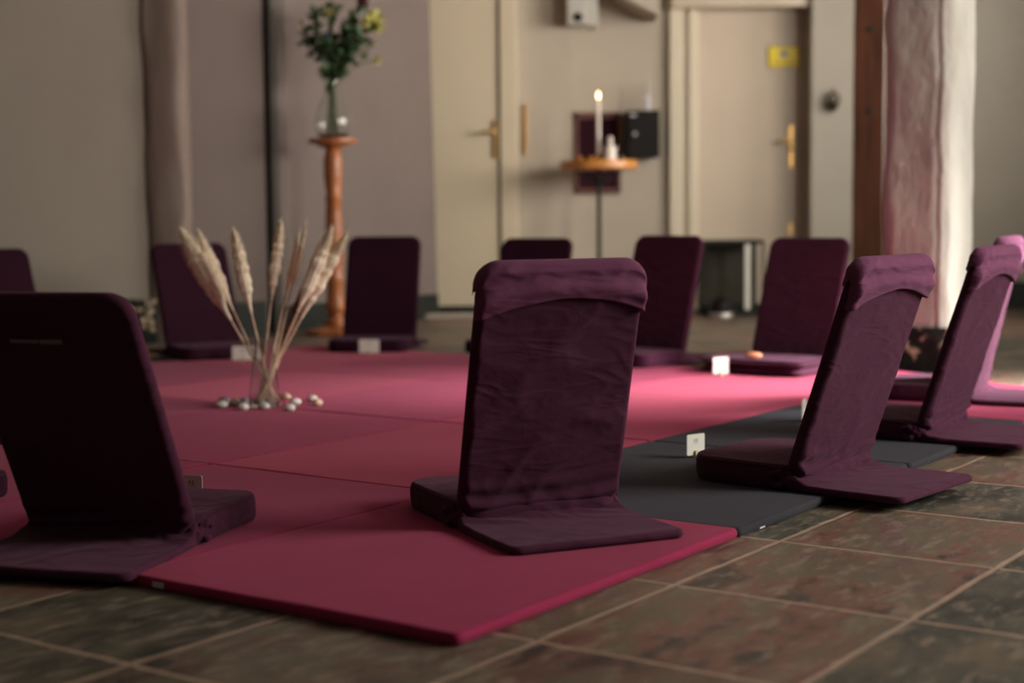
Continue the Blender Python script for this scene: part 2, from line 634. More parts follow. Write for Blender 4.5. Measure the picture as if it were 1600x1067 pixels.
# wooden post and recessed pipe in the left back wall
pm = MB()
n = 14
prof = []
for k in range(n + 1):
    a = math.pi * k / n
    prof.append((-1.645 - 0.105 * math.copysign(abs(math.cos(a)) ** 0.55, math.cos(a)), 7.44 - 0.09 * math.sin(a) ** 0.6))
rows = 60
vs = []
for j in range(rows + 1):
    z = CEIL * j / rows
    for k, (x, y) in enumerate(prof):
        vs.append((x + 0.006 * nz(x * 5, z * 3, 1), y + 0.010 * nz(k * 0.4, z * 4, 2), z))
fs = [(j * (n + 1) + k, j * (n + 1) + k + 1, (j + 1) * (n + 1) + k + 1, (j + 1) * (n + 1) + k) for j in range(rows) for k in range(n)]
pm.add(vs, fs)
pm.box(-1.74, -1.55, 7.44, 7.5, 0, CEIL)
struct(pm.obj('trim_1', 'rose_post'))
pp = MB().tube([(-1.208, 7.87, 0), (-1.208, 7.87, CEIL)], 0.030, 20).obj('trim_2', 'shade_pipe')
struct(pp)
struct(MB().box(-1.30, -1.16, 7.95, 8.1, 0, CEIL).obj('trim_3', 'shade_pipe', smooth=False))

# skirtings
wall_seg('baseboard_back_left', [(-4.2, 7.10), (-1.70, 7.33)], 'plinth', thick=0.05, z1=0.21)
wall_seg('baseboard_recess', [(-1.70, 7.36), (-1.24, 7.76)], 'black_base', thick=0.05, z1=0.17)
wall_seg('baseboard_vase', [(-1.22, 7.84), (-0.425, 8.94)], 'black_base', thick=0.05, z1=0.14)
wall_seg('baseboard_right', [(1.805, 9.28), (XR, 9.28)], 'black_base', thick=0.04, z1=0.165)
wall_seg('baseboard_centre', [(0.03, 9.22), (0.375, 9.22)], 'wall', thick=0.03, z1=0.05)
# rubble patch where the skirting is broken
rb = MB()
rnd = random.Random(4)
for k in range(16):
    c = at(rnd.uniform(196, 240), rnd.uniform(482, 522), 7.27)
    rb.lathe([(0.001, -0.012), (0.014, -0.008), (0.02, 0), (0.012, 0.01), (0.001, 0.013)], 7, Matrix.Translation(c) @ Matrix.Rotation(rnd.uniform(0, 3), 4, 'X'))
tag(rb.obj('plaster_rubble', 'rubble'), 'tan crumbling patch of plaster showing through the black skirting at the left wall corner', 'plaster patch', kind='stuff')

# door 1 (cream door with brass handle left of centre)
d1 = struct(MB().box(-0.47, -0.072, 9.16, 9.20, 0.055, CEIL).obj('door_1', 'door', smooth=False, bevel=0.004))
hp = MB().box(-0.105, -0.080, 9.150, 9.16, 0.93, 1.155)
hp.obj('handle_plate', 'brass', d1, smooth=False, bevel=0.003)
MB().tube([(-0.092, 9.15, 1.085), (-0.092, 9.11, 1.085), (-0.105, 9.105, 1.085), (-0.17, 9.105, 1.083)], 0.009, 10).obj('door_handle', 'brass', d1)
t4 = struct(MB().box(-0.058, 0.045, 9.14, 9.26, 0.0, CEIL).obj('trim_4', 'door', smooth=False, bevel=0.005))
struct(MB().box(-0.48, 0.04, 9.12, 9.62, 0, 0.045).obj('trim_5', 'black_base', smooth=False))
struct(MB().box(-0.50, -0.14, 8.83, 8.93, 0, 0.03).obj('trim_6', 'wall', smooth=False, bevel=0.01))
brp = MB().box(0.075, 0.100, 9.238, 9.249, 0.955, 1.25)
tag(brp.obj('brass_plate', 'brass', smooth=False, bevel=0.003), 'narrow upright brass plate on the cream wall right of the first door', 'plate')

# door 2 with its frame
d2 = struct(MB().box(1.12, 1.815, 9.52, 9.56, 0.03, 1.835).obj('door_2', 'door2', smooth=False, bevel=0.004))
MB().box(1.715, 1.74, 9.51, 9.52, 0.87, 1.13).obj('handle_plate', 'brass', d2, smooth=False, bevel=0.003)
MB().tube([(1.728, 9.51, 1.03), (1.728, 9.47, 1.03), (1.715, 9.465, 1.03), (1.65, 9.465, 1.03)], 0.009, 10).obj('door_handle', 'brass', d2)
MB().lathe([(0.002, 0), (0.013, 0.002), (0.014, 0.01), (0.006, 0.013), (0.001, 0.013)], 14, Matrix.Translation((1.728, 9.512, 0.985)) @ Matrix.Rotation(math.pi / 2, 4, 'X')).obj('door_knob', 'brass', d2)
MB().box(1.718, 1.736, 9.512, 9.52, 0.46, 0.53).obj('hinge', 'brass', d2, smooth=False)
struct(MB().box(0.975, 1.055, 9.455, 9.56, 0, CEIL).obj('trim_7', 'trim', smooth=False, bevel=0.006))
struct(MB().box(1.055, 1.090, 9.485, 9.56, 0, CEIL).obj('trim_8', 'door2', smooth=False))
struct(MB().box(1.090, 1.150, 9.465, 9.56, 0, 1.84).obj('trim_9', 'trim', smooth=False, bevel=0.006))
# sloping brace under the ceiling
br = MB()
a, b_ = at(968, -6, 9.2), at(1030, 26, 9.2)
br.add([(a.x - 0.25, 9.2, a.z + 0.6), (a.x, 9.2, a.z), (b_.x, 9.2, b_.z), (b_.x + 0.02, 9.2, a.z + 0.6),
        (a.x - 0.25, 9.5, a.z + 0.6), (a.x, 9.5, a.z), (b_.x, 9.5, b_.z), (b_.x + 0.02, 9.5, a.z + 0.6)],
       [(0, 1, 2, 3), (4, 7, 6, 5), (0, 4, 5, 1), (1, 5, 6, 2), (2, 6, 7, 3), (3, 7, 4, 0)])
struct(br.obj('trim_10', 'wall', smooth=False, bevel=0.01))

# wooden post on a black foot, beside the pillar
wp = thing('wooden_post', 'tall reddish brown wooden post on a black foot beside the white pillar', 'post', (1.945, 8.3, 0), math.radians(-22))
n = 40
bmx = MB()
vs = []
for j in range(n + 1):
    z = 0.205 + (CEIL - 0.205) * j / n
    for (x, y) in [(-0.095, -0.06), (-0.088, -0.066), (0.066, -0.066), (0.072, -0.06), (0.072, 0.066), (-0.095, 0.066)]:
        vs.append((x + 0.004 * nz(x * 9, z * 5, 3), y + 0.004 * nz(y * 9, z * 5, 7), z))
fs = [(j * 6 + k, j * 6 + (k + 1) % 6, (j + 1) * 6 + (k + 1) % 6, (j + 1) * 6 + k) for j in range(n) for k in range(6)]
fs += [tuple(range(5, -1, -1)), tuple(n * 6 + k for k in range(6))]
bmx.add(vs, fs)
bmx.obj('shaft', 'beam', wp, angle=30)
MB().box(-0.105, 0.085, -0.08, 0.08, 0, 0.205).obj('foot', 'black_base', wp, smooth=False, bevel=0.006)
for (px, py) in [(1357, 175), (1349, 48)]:
    z = at(px, py, 8.3).z
    MB().lathe([(0.001, 0), (0.016, 0.002), (0.014, 0.006), (0.001, 0.007)], 12, Matrix.Translation((-0.01, -0.066, z)) @ Matrix.Rotation(math.pi / 2, 4, 'X')).obj('knot', 'black_base', wp)

# white plastered pillar
pv = Vector((0.275, 0.961, 0)).normalized()
pp_ = Vector((0.961, -0.275, 0)).normalized()
phi = math.radians(21.8)
pl = -pp_ * math.cos(phi) + pv * math.sin(phi)
pr = pp_ * math.sin(phi) + pv * math.cos(phi)
C0 = Vector((1.600, 5.62, 0))
a_s = 0.278
cen = C0 + (pl + pr) * a_s / 2
pil = thing('plaster_pillar', 'thick white rough-plastered pillar with a flaking black painted base', 'pillar', cen)


def sq_ring(side, r, m=96):
    out = []
    for k in range(m):
        a = 2 * math.pi * k / m
        c, s = math.cos(a), math.sin(a)
        e = 2 / 5.0
        x = math.copysign(abs(c) ** e, c) * side / 2
        y = math.copysign(abs(s) ** e, s) * side / 2
        out.append((x, y))
    return out


def pillar_mesh(side, z0, z1, rows, amp, sc, seed, crack=True):
    mb = MB()
    vs = []
    ring = sq_ring(side, 0)
    m = len(ring)
    ex, ey = -pl, pr
    for j in range(rows + 1):
        z = z0 + (z1 - z0) * j / rows
        for (x, y) in ring:
            p = ex * x + ey * y
            nrm = p.normalized()
            q = p + Vector((0, 0, z))
            d = amp * noise.fractal(Vector((q.x * sc, q.y * sc, q.z * sc * 0.45)) + Vector((seed, 0, 0)), 1.0, 2.0, 4)
            if crack:
                # ragged seam beside the near corner and a few knocks
                s = x - (side / 2 - 0.05) - 0.010 * nz(z * 5, 3, 1) - 0.004 * nz(z * 30, 1, 1)
                if y < 0:
                    d -= 0.0045 * math.exp(-(s / 0.006) ** 2) - 0.004 * math.exp(-((s - 0.014) / 0.008) ** 2)
            q = q + nrm * d
            vs.append(tuple(q))
    fs = [(j * m + k, j * m + (k + 1) % m, (j + 1) * m + (k + 1) % m, (j + 1) * m + k) for j in range(rows) for k in range(m)]
    fs += [tuple(range(m - 1, -1, -1)), tuple(rows * m + k for k in range(m))]
    mb.add(vs, fs)
    return mb


pillar_mesh(a_s, 0.15, CEIL, 260, 0.009, 5.0, 2).obj('shaft', 'pillar', pil, angle=80)
po = pillar_mesh(a_s + 0.035, 0.0, 0.168, 30, 0.012, 14.0, 9, False).obj('painted_base', 'plinth', pil, angle=80)
po.location = (0.018, 0.0, 0)
po['label'] = 'flaking black painted base'
for (px, py, rr_) in [(1397, 34, 0.007), (1403, 75, 0.004), (1424, 195, 0.006), (1505, 262, 0.004)]:
    pass

# ------------------------------------------------------------ mats
MW, ML = 0.69, 0.866


def mat_mesh(seed, color):
    def top(x, y, q):
        return 0.0016 * nz(x * 3, y * 3, seed) + 0.0007 * nz(x * 9, y * 9, seed)
    mb = slab(MW - 0.0015, ML - 0.0015, 0.014, 0.019, 0.0055, 40, 50, top)
    # make y run along -ML..: slab y is the long side; lift so the bottom is on the floor
    mb.v = [(x, y, max(z + 0.0095, 0.0005)) for (x, y, z) in mb.v]
    return mb.mesh('floor_mat', color, angle=60)


ROWN = ['in the nearest row', 'in the second row back', 'in the third row back', 'in the farthest row']
COLN = ['on the tiled right side', 'second from the tiled right side', 'in the middle column', 'fourth from the tiled right side', 'on the far left side']
rnd = random.Random(11)
mats = {}
for i in range(4):
    for j in range(5):
        if (i, j) in [(0, 3), (0, 4), (1, 4)]:
            continue
        grey = (i, j) in [(1, 0), (2, 0)]
        ck = 'grey' if grey else 'red%d' % {(0, 0): 0, (0, 1): 2, (1, 1): 1, (1, 2): 0, (2, 1): 1}.get((i, j), (i * 2 + j) % 3)
        o = bpy.data.objects.new('floor_mat', mat_mesh(i * 7 + j * 3.3, ck))
        COL.objects.link(o)
        p = GO + GA * (i * ML) + GB * (j * MW + MW / 2)
        if (i, j) == (1, 0):
            p -= GA * 0.006
        o.location = p + GA * rnd.uniform(-0.0006, 0.0006)
        o.rotation_euler = (0, 0, TH - math.pi / 2 + rnd.uniform(-0.0008, 0.0008))
        if grey:
            lab = 'charcoal grey floor mat joined to the front red mat, under the right folding chair' if i == 1 else 'farther charcoal grey floor mat, beyond the first grey one on the tiled side'
        elif (i, j) == (0, 0):
            lab = 'nearest crimson floor mat, its corner pointing at the camera, under the centre chair'
        else:
            lab = 'crimson floor mat %s, %s' % (ROWN[i], COLN[j])
        tag(o, lab, 'mat', 'square of floor mats')
        mats[(i, j)] = o

# small sewn-in labels on two mats
MB().box(-0.004, 0.022, -0.0012, 0.0008, 0.004, 0.013).obj('sewn_label', 'tag', mats[(0, 0)], smooth=False)
lb = mats[(0, 0)].children[0]
lb.location = (-0.270, 0.001, 0)
lb2 = MB().box(-0.0008, 0.0025, -0.010, 0.012, 0.002, 0.010).obj('sewn_label', 'tag', mats[(1, 0)], smooth=False)
lb2.location = (MW / 2 - 0.004, 0.10, 0)

# corner of another mat poking out beyond the square
def tri_mat(poly, color, name, label):
    mb = MB()
    P = [GO + GA * u + GB * v for (u, v) in poly]
    c = sum(P, Vector()) / len(P)
    vs, fs = [], []
    m = len(P)
    for (k, z) in [(1.0, 0.001), (1.004, 0.009), (0.99, 0.017), (0.96, 0.019)]:
        vs += [tuple(c + (p - c) * k + Vector((0, 0, z))) for p in P]
    for a in range(3):
        fs += [(a * m + k, a * m + (k + 1) % m, (a + 1) * m + (k + 1) % m, (a + 1) * m + k) for k in range(m)]
    fs += [tuple(range(m - 1, -1, -1)), tuple(3 * m + k for k in range(m))]
    mb.add(vs, fs)
    return tag(mb.obj(name, color), label, 'mat', 'square of floor mats')


tri_mat([(3.47, 0.33), (3.60, 0.56), (3.75, 0.87), (3.92, 1.20), (3.47, 1.20)], 'red1', 'floor_mat', 'crimson floor mat set askew behind the far right chairs by the pillar base')

# ------------------------------------------------------------ folding meditation chairs
CW, CL, CS, CT, CH, CWT = 0.335, 0.491, 0.262, 0.263, 0.053, 0.347


def crease(x, y, seed):
    w = 0.6 * nz(x * 4, y * 4, seed + 5)
    r = 1 - abs(nz(x * 4.5 + w, y * 11 + w * 2 - x * 3, seed)) * 2.2
    r2 = 1 - abs(nz(x * 3 + y * 5, y * 7 - x * 4, seed + 9)) * 2.2
    return 0.0016 * max(r, 0) ** 3 + 0.0012 * max(r2, 0) ** 3


def back_mesh(seed, wrinkled):
    def rear(x, y, q):          # outer side (away from the sitter)
        k = (2.6 if seed < 5 else 1.4) if wrinkled else 0.35
        d = crease(x, y, seed) * k
        if y < 0.1:
            f = (1 - y / 0.1)
            pull = 1 + 0.7 * abs(x) / (CW / 2)
            d += f * (0.0045 * math.sin(y * 190 + 5 * nz(x * 5, y * 6, seed) - x * 6) + 0.004) * pull
        d += 0.0012 * nz(x * 2.5, y * 2.5, seed + 3)
        return d

    def front(x, y, q):
        return 0.35 * crease(x, y, seed + 20) + 0.0015 * nz(x * 3, y * 3, seed)
    mb = slab(CW, CL, 0.045, 0.028, 0.013, 70, 110, front, rear)
    # slab z>0 is the sitter's side; stand it up: (x, y, z) -> (x, z, y)
    mb.v = [(x, z, y) for (x, y, z) in mb.v]
    return mb


def hood_mesh(seed):
    """cover pulled over the top of the backrest, its loose hem hanging on the outer side"""
    mb = MB()
    hw, r = CW / 2 + 0.004, 0.047
    nx, nt = 80, 46
    topy = CL + 0.005
    th = 0.0195
    vs = []
    for i in range(nx + 1):
        s = math.sin(math.pi / 2 * (2 * i / nx - 1))
        x = s * hw
        # top outline at this x
        ty = topy
        if abs(x) > hw - r:
            ty = topy - r + math.sqrt(max(r * r - (abs(x) - hw + r) ** 2, 0))
        hem = topy - 0.068 - 0.030 * (abs(s) ** 2.2) - 0.006 * nz(x * 7, seed, 2) - 0.010 * max(-s, 0)
        fr = topy - 0.045 - 0.02 * abs(s) ** 3
        side = (1 - max(abs(x) - hw + 0.012, 0) / 0.012)
        side = math.sqrt(max(1 - (1 - side) ** 2, 0)) if abs(x) > hw - 0.012 else 1
        for k in range(nt + 1):
            t = k / nt
            if t < 0.25:       # front side, upwards
                u = t / 0.25
                y = fr + (ty - 0.014 - fr) * u
                z = th * 0.92
            elif t < 0.42:     # over the top
                a = (t - 0.25) / 0.17 * math.pi
                z = th * math.cos(a)
                y = ty - 0.014 + 0.014 * math.sin(a)
            else:              # down the back to the hem
                u = (t - 0.42) / 0.58
                y = ty - 0.014 + (hem - ty + 0.014) * u
                f = 0.0030 * math.exp(-((u - 0.25) / 0.16) ** 2) * -0.9
                f += 0.0060 * math.exp(-((u - 0.62) / 0.22) ** 2)
                f += 0.004 * nz(x * 9, y * 22, seed) + 0.003 * max(1 - abs(nz(x * 6 + y * 14, y * 18 - x * 10, seed + 4)) * 3, 0)
                # stretched folds running to the corners
                f += 0.004 * abs(s) ** 3 * math.sin(u * 9 + 4 * abs(s))
                z = -th - 0.002 - f * (1 - 0.3 * u) - 0.004 * u
                if u > 0.97:
                    z += 0.003
            zz = z * (0.25 + 0.75 * side)
            vs.append((x, zz, y))
    fs = [(i * (nt + 1) + k, (i + 1) * (nt + 1) + k, (i + 1) * (nt + 1) + k + 1, i * (nt + 1) + k + 1) for i in range(nx) for k in range(nt)]
    mb.add(vs, fs)
    return mb


def seat_mesh(seed, corner, layered=False):
    def top(x, y, q):
        return 0.002 * nz(x * 5, y * 5, seed) + 0.4 * crease(x, y, seed + 7) - 0.003 * math.exp(-((y / 0.05) ** 2))
    mb = slab(CWT, CS + 0.03, corner, CH, 0.010, 60, 60, top, None, p=2.6)
    out = []
    for (x, y, z) in mb.v:
        d = sdf(x, y - (CS + 0.03) / 2, CWT / 2, (CS + 0.03) / 2, corner)
        zz = z + CH / 2
        if layered and d < 0.012:
            k = 1 - 0.10 * (0.5 + 0.5 * math.cos(zz / CH * math.pi * 4)) * (1 - d / 0.012)
            x *= k
            y = (y - 0.14) * k + 0.14
        else:
            k = 1 + 0.012 * nz(x * 10, y * 10, zz * 30 + seed)
            x *= k
        if y < 0.05:      # pinched in towards the hinge
            f = (0.05 - y) / 0.08
            x *= 1 - 0.05 * f
            zz *= 1 - 0.25 * f
        out.append((x, y - 0.03, max(zz, 0.001)))
    mb.v = out
    return mb


def outline(hw, y0, y1, r, n=10):
    pts = []
    for (cx, cy, a0) in [(hw - r, y1 - r, 0), (-hw + r, y1 - r, math.pi / 2)]:
        for k in range(n + 1):
            a = a0 + math.pi / 2 * k / n
            pts.append((cx + r * math.cos(a), cy + r * math.sin(a)))
    return [(hw, y0)] + [(hw, y0 + (y1 - r - y0) * k / 8) for k in range(1, 8)] + pts + [(-hw, y0 + (y1 - r - y0) * k / 8) for k in range(7, 0, -1)] + [(-hw, y0)]


def tail_mesh(seed):
    def top(x, y, q):
        return 0.0012 * nz(x * 5, y * 5, seed) + 0.25 * crease(x, y, seed)
    mb = slab(CWT, CT + 0.015, 0.022, 0.015, 0.007, 60, 60, top)
    out = []
    for (x, y, z) in mb.v:
        yy = 0.015 - y          # 0.015 .. -CT
        zz = z + 0.0075
        d = max(-yy, 0)
        # cloth drawn up to the foot of the backrest
        lift = 0.030 * math.exp(-(d / 0.028) ** 1.3) * (0.75 + 0.25 * math.sin(x * 21 + seed)) if z > 0 else 0
        fold = 0.0028 * math.exp(-(d / 0.05) ** 2) * math.sin(x * 60 + yy * 140 + seed) if z > 0 else 0
        # sides drawn in slightly next to the hinge
        x *= 1 - 0.035 * math.exp(-((d - 0.0) / 0.03) ** 2)
        out.append((x, yy, max(zz + lift + fold, 0.0008)))
    mb.v = out
    return mb


def gather_mesh(seed):
    """bunched roll of cloth along the hinge with knots at both ends"""
    mb = MB()
    n, m = 90, 28
    vs = []
    for i in range(n + 1):
        t = i / n * 2 - 1
        x = t * (CW / 2 + 0.006)
        e = max(abs(t) - 0.86, 0) / 0.14
        R = 0.0165 + 0.007 * e - 0.018 * max(e - 0.55, 0) / 0.45
        for k in range(m):
            a = 2 * math.pi * k / m
            q = R * (1 + 0.15 * math.sin(a * 5 + 3 * nz(x * 9, seed, 1) * 3) * (0.6 + e) + 0.12 * nz(x * 26, math.cos(a) * 1.4, math.sin(a) * 1.4 + seed))
            vs.append((x, q * 1.15 * math.cos(a) - 0.001, max(0.019 + q * 0.95 * math.sin(a), 0.002)))
    fs = [(i * m + k, i * m + (k + 1) % m, (i + 1) * m + (k + 1) % m, (i + 1) * m + k) for i in range(n) for k in range(m)]
    fs += [tuple(range(m - 1, -1, -1)), tuple(n * m + k for k in range(m))]
    mb.add(vs, fs)
    for sgn in (-1, 1):     # loop of gathered cloth at the side
        pts, rad = [], []
        for k in range(15):
            a = math.pi * 1.55 * k / 14
            pts.append((sgn * (CW / 2 + 0.002 + 0.004 * math.sin(a * 2)), 0.022 + 0.015 * math.cos(a + 0.4), 0.022 + 0.014 * math.sin(a + 0.4)))
            rad.append(0.0070 + 0.002 * math.sin(k * 1.9))
        mb.tube(pts, rad, 10)
    return mb


SHARED = {}


def shared(key, maker, mat):
    if key not in SHARED:
        SHARED[key] = maker().mesh(key.split(':')[0], mat, angle=75)
    return SHARED[key]


def part(name, me, parent, loc=(0, 0, 0), rot=(0, 0, 0)):
    o = bpy.data.objects.new(name, me)
    COL.objects.link(o)
    o.parent = parent
    o.location = loc
    o.rotation_euler = rot
    return o


def chair(x, y, z, yaw, tilt, label, seed=0, hood=False, corner=0.05, layered=False, tail_drop=0.0, strap=False, L=1.0, mat='plum'):
    t = thing('floor_chair', label, 'chair', (x, y, z), yaw, 'plum folding meditation chairs in a circle')
    bk = part('backrest', shared('backrest:%d%d%s' % (seed, hood, mat), lambda: back_mesh(seed * 3.7 + 1, hood), mat), t, (0, 0, 0.018), (tilt, 0, 0))
    bk.scale = (1, 1, L)
    if hood:
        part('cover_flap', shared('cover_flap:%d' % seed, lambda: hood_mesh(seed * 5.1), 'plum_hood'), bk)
    if strap:
        part('velcro_strip', MB().box(-0.072, -0.018, -0.0164, -0.013, 0.404, 0.410).box(-0.015, 0.026, -0.0168, -0.013, 0.403, 0.411).mesh('velcro_strip', 'strap', False), bk)
    st = part('seat', shared('seat:%d%.2f%d%s' % (seed, corner, layered, mat), lambda: seat_mesh(seed * 2.3, corner, layered), mat), t)
    if layered:
        st.scale = (1.22, 1.20, 1.0)
    pc = outline(CWT / 2 - 0.0035, 0.0, CS - 0.0035, corner)
    part('piping', shared('piping:%.2f' % corner, lambda: MB().tube([(a, b, CH - 0.0055 - (0.012 * (0.03 - b) / 0.03 if b < 0.03 else 0)) for a, b in pc], 0.0022, 6), 'plum_pipe'), st)
    tl = part('rear_flap', shared('rear_flap:%d%s' % (seed, mat), lambda: tail_mesh(seed * 1.7), mat), t, (0, 0, 0), (tail_drop, 0, 0))
    part('hinge_gather', shared('hinge_gather:%d%s' % (seed, mat), lambda: gather_mesh(seed * 4.1), mat), t)
    return t


Z = 0.0195
chair(0.045, 2.879, Z, 0.428, 0.247, 'plum folding chair in the centre foreground, back to the camera on the nearest red mat', 1, True)
chair(0.680, 3.300, Z, 0.863, 0.326, 'plum folding chair seen from behind at right, its seat on the nearer grey mat', 2, True, 0.085)
chair(-0.720, 2.735, Z, -0.271, 0.460, 'near-black folding chair cropped by the left frame edge, its back to the camera', 3, False, 0.05, tail_drop=0.03, strap=True)
chair(1.109, 3.968, Z, 0.978, 0.31, 'plum folding chair on the farther grey mat, its lit flap right of the pillar', 4, True, 0.07)
chair(1.425, 4.735, Z, 1.09, 0.225, 'plum folding chair mostly hidden behind another at the far right edge of the photo', 5, True, 0.06)
chair(1.038, 5.719, Z, 2.466, 0.341, 'plum folding chair facing the camera with its layered seat holding an orange item', 6, False, 0.03, True)
chair(0.543, 6.034, Z, 2.385, 0.28, 'plum folding chair facing the camera just right of the centre foreground chair', 7, False, 0.05)
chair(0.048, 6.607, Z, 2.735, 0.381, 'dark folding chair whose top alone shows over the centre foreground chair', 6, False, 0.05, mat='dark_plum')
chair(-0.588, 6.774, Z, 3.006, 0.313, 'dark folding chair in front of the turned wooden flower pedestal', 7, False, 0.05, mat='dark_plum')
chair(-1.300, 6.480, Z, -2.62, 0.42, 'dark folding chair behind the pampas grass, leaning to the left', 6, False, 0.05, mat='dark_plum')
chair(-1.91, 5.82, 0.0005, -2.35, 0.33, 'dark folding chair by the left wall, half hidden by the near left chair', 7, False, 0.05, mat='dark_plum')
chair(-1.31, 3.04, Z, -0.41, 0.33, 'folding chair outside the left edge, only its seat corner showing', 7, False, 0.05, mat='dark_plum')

# ------------------------------------------------------------ name cards in wooden pegs


def card(px, py, d, yaw, w, h, label, zf=Z, tilt=0.0):
    p = at(px, py, d)
    t = thing('name_card', label, 'card', (p.x, p.y, zf), yaw, 'white name cards standing on the mats')
    mb = MB()
    # rounded card
    r = 0.004
    pts = []
    for (cx, cz, a0) in [(w / 2 - r, h - r, 0), (-w / 2 + r, h - r, 90), (-w / 2 + r, 0.006 + r, 180), (w / 2 - r, 0.006 + r, 270)]:
        for k in range(5):
            a = math.radians(a0 + 22.5 * k)
            pts.append((cx + r * math.cos(a), cz + r * math.sin(a)))
    m = len(pts)
    mb.add([(x, -0.0006, z) for x, z in pts] + [(x, 0.0006, z) for x, z in pts],
           [tuple(range(m)), tuple(range(2 * m - 1, m - 1, -1))] + [(k, (k + 1) % m, m + (k + 1) % m, m + k) for k in range(m)])
    c = mb.obj('paper_card', 'card', t, smooth=False)
    c.rotation_euler = (tilt, 0, 0)
    pr_ = MB()
    for (a, b, z0, z1) in [(-0.006, -0.002, h * 0.66, h * 0.80), (0.001, 0.006, h * 0.66, h * 0.80), (-0.007, 0.007, h * 0.60, h * 0.62)]:
        for s in (-1, 1):
            pr_.box(a, b, s * 0.0008 - 0.0001, s * 0.0008 + 0.0001, z0, z1)
    pr_.obj('print', 'print', c, smooth=False)
    g = MB()
    for s in (-1, 1):
        g.add([(-0.005, s * 0.0012, 0.016), (0.005, s * 0.0012, 0.016), (0.005, s * 0.005, 0.002), (-0.005, s * 0.005, 0.002),
               (-0.005, s * 0.0045, 0.018), (0.005, s * 0.0045, 0.018), (0.005, s * 0.010, 0.0), (-0.005, s * 0.010, 0.0)],
              [(0, 1, 2, 3), (4, 7, 6, 5), (0, 4, 5, 1), (2, 6, 7, 3), (0, 3, 7, 4), (1, 5, 6, 2)])
    g.obj('clothes_peg', 'peg', t, smooth=False, bevel=0.0008)
    return t


card(1087, 726, 3.62, 0.62, 0.056, 0.056, 'white name card behind the round seat edge of the right foreground chair')
card(1256, 662, 4.24, 1.15, 0.050, 0.062, 'white name card on the grey mat, half hidden by the right foreground backrest')
card(1126, 594, 5.45, 0.35, 0.060, 0.066, 'white name card with a pale peg against the layered plum seat')
card(577, 551, 6.42, -0.05, 0.085, 0.062, 'white name card in front of the dark chair by the pedestal')
card(380, 561, 6.15, 0.1, 0.085, 0.062, 'white name card left of the pampas vase, by the dark chair seat')
card(300, 775, 3.10, -0.35, 0.050, 0.056, 'grey-white name card peeping over the seat of the left foreground chair')

# orange piece lying on the layered seat
p = at(1178, 559, 5.55)
mb = MB().lathe([(0.001, 0), (0.02, 0.001), (0.026, 0.008), (0.024, 0.016), (0.014, 0.021), (0.001, 0.022)], 24)
mb.v = [(x * 1.15, y * 0.7, z) for x, y, z in mb.v]
o = mb.obj('soap_bar', 'orange')
o.location = (p.x, p.y, Z + CH - 0.001)
tag(o, 'small rounded orange bar lying on the layered plum seat', 'bar')

# ------------------------------------------------------------ glass vase with pampas grass, and pebbles
vb = at(414, 634, 4.67)
VX, VY = vb.x, vb.y
vase = thing('glass_vase', 'clear flared glass vase holding pampas grass on the red mats', 'vase', (VX, VY, Z))
outer = [(0.001, 0.0), (0.045, 0.0), (0.050, 0.004), (0.0495, 0.02), (0.046, 0.05), (0.040, 0.09), (0.034, 0.13), (0.030, 0.165), (0.030, 0.19), (0.034, 0.208)]
inner = [(0.0318, 0.208), (0.0278, 0.19), (0.0278, 0.165), (0.0318, 0.13), (0.0378, 0.09), (0.0438, 0.05), (0.047, 0.022), (0.043, 0.012), (0.001, 0.010)]
MB().lathe(outer + inner, 48).obj('vase_body', 'glass', vase, angle=60)


def penv(u):
    a = min(u / 0.45, 1)
    b = max((u - 0.72) / 0.28, 0)
    return (0.12 + 0.88 * a * a * (3 - 2 * a)) * (1 - 0.72 * b * b)


def plume(base, tip, frac, wid, seed, mat, label, droop=(0, 0, 0), density=520):
    wid *= 1.7
    density = int(density * 1.8)
    """pampas stem from base to tip, the plume starting at frac of its length"""
    b, t_ = Vector(base), Vector(tip)
    ax = t_ - b
    rn = random.Random(seed)
    th = thing('pampas_grass', label, 'dried grass', b, 0, 'dried pampas stems in the glass vase')

    def P(s):
        bend = Vector(droop) * (s * s)
        return ax * s + bend - Vector(droop) * s
    pts = [P(k / 24) for k in range(25)]
    MB().tube(pts, [0.0042 - 0.0028 * k / 24 for k in range(25)], 7).obj('stem', 'straw', th)
    mb = MB()
    for q in range(density):
        s = frac + (1 - frac) * (rn.random() ** 0.9)
        u = (s - frac) / (1 - frac)
        env = wid * penv(u)
        p0 = P(s)
        tan = (P(min(s + 0.02, 1.02)) - P(s - 0.02)).normalized()
        rd = Vector((rn.gauss(0, 1), rn.gauss(0, 1), rn.gauss(0, 1)))
        rd = (rd - tan * rd.dot(tan)).normalized()
        ln = rn.uniform(0.030, 0.052)
        side = env * rn.uniform(0.35, 1.0)
        p1 = p0 + tan * ln * 0.55 + rd * side * 0.75
        p2 = p0 + tan * ln * 1.05 + rd * side
        w = rd.cross(tan) * rn.uniform(0.0007, 0.0015)
        w2 = (rd + tan).normalized() * 0.0008
        o0 = len(mb.v)
        mb.v += [tuple(p0 - w), tuple(p0 + w), tuple(p1 + w * 1.5), tuple(p1 - w * 1.5), tuple(p2 + w * 0.2)]
        mb.f += [(o0, o0 + 1, o0 + 2, o0 + 3), (o0 + 3, o0 + 2, o0 + 4)]
    # softer dense core
    core = [P(frac + (1.0 - frac) * k / 16) for k in range(17)]
    mb.tube(core, [0.0012 + wid * 0.72 * penv(k / 16) * (1 + 0.2 * rn.uniform(-1, 1)) for k in range(17)], 9)
    me = bpy.data.meshes.new('plume')
    me.from_pydata(mb.v, [], mb.f)
    me.materials.append(M[mat])
    o = bpy.data.objects.new('plume', me)
    COL.objects.link(o)
    o.parent = th
    return th


def vp(px, py, dy=0.0):
    return at(px, py, VY + dy)


floorz = Z + 0.014


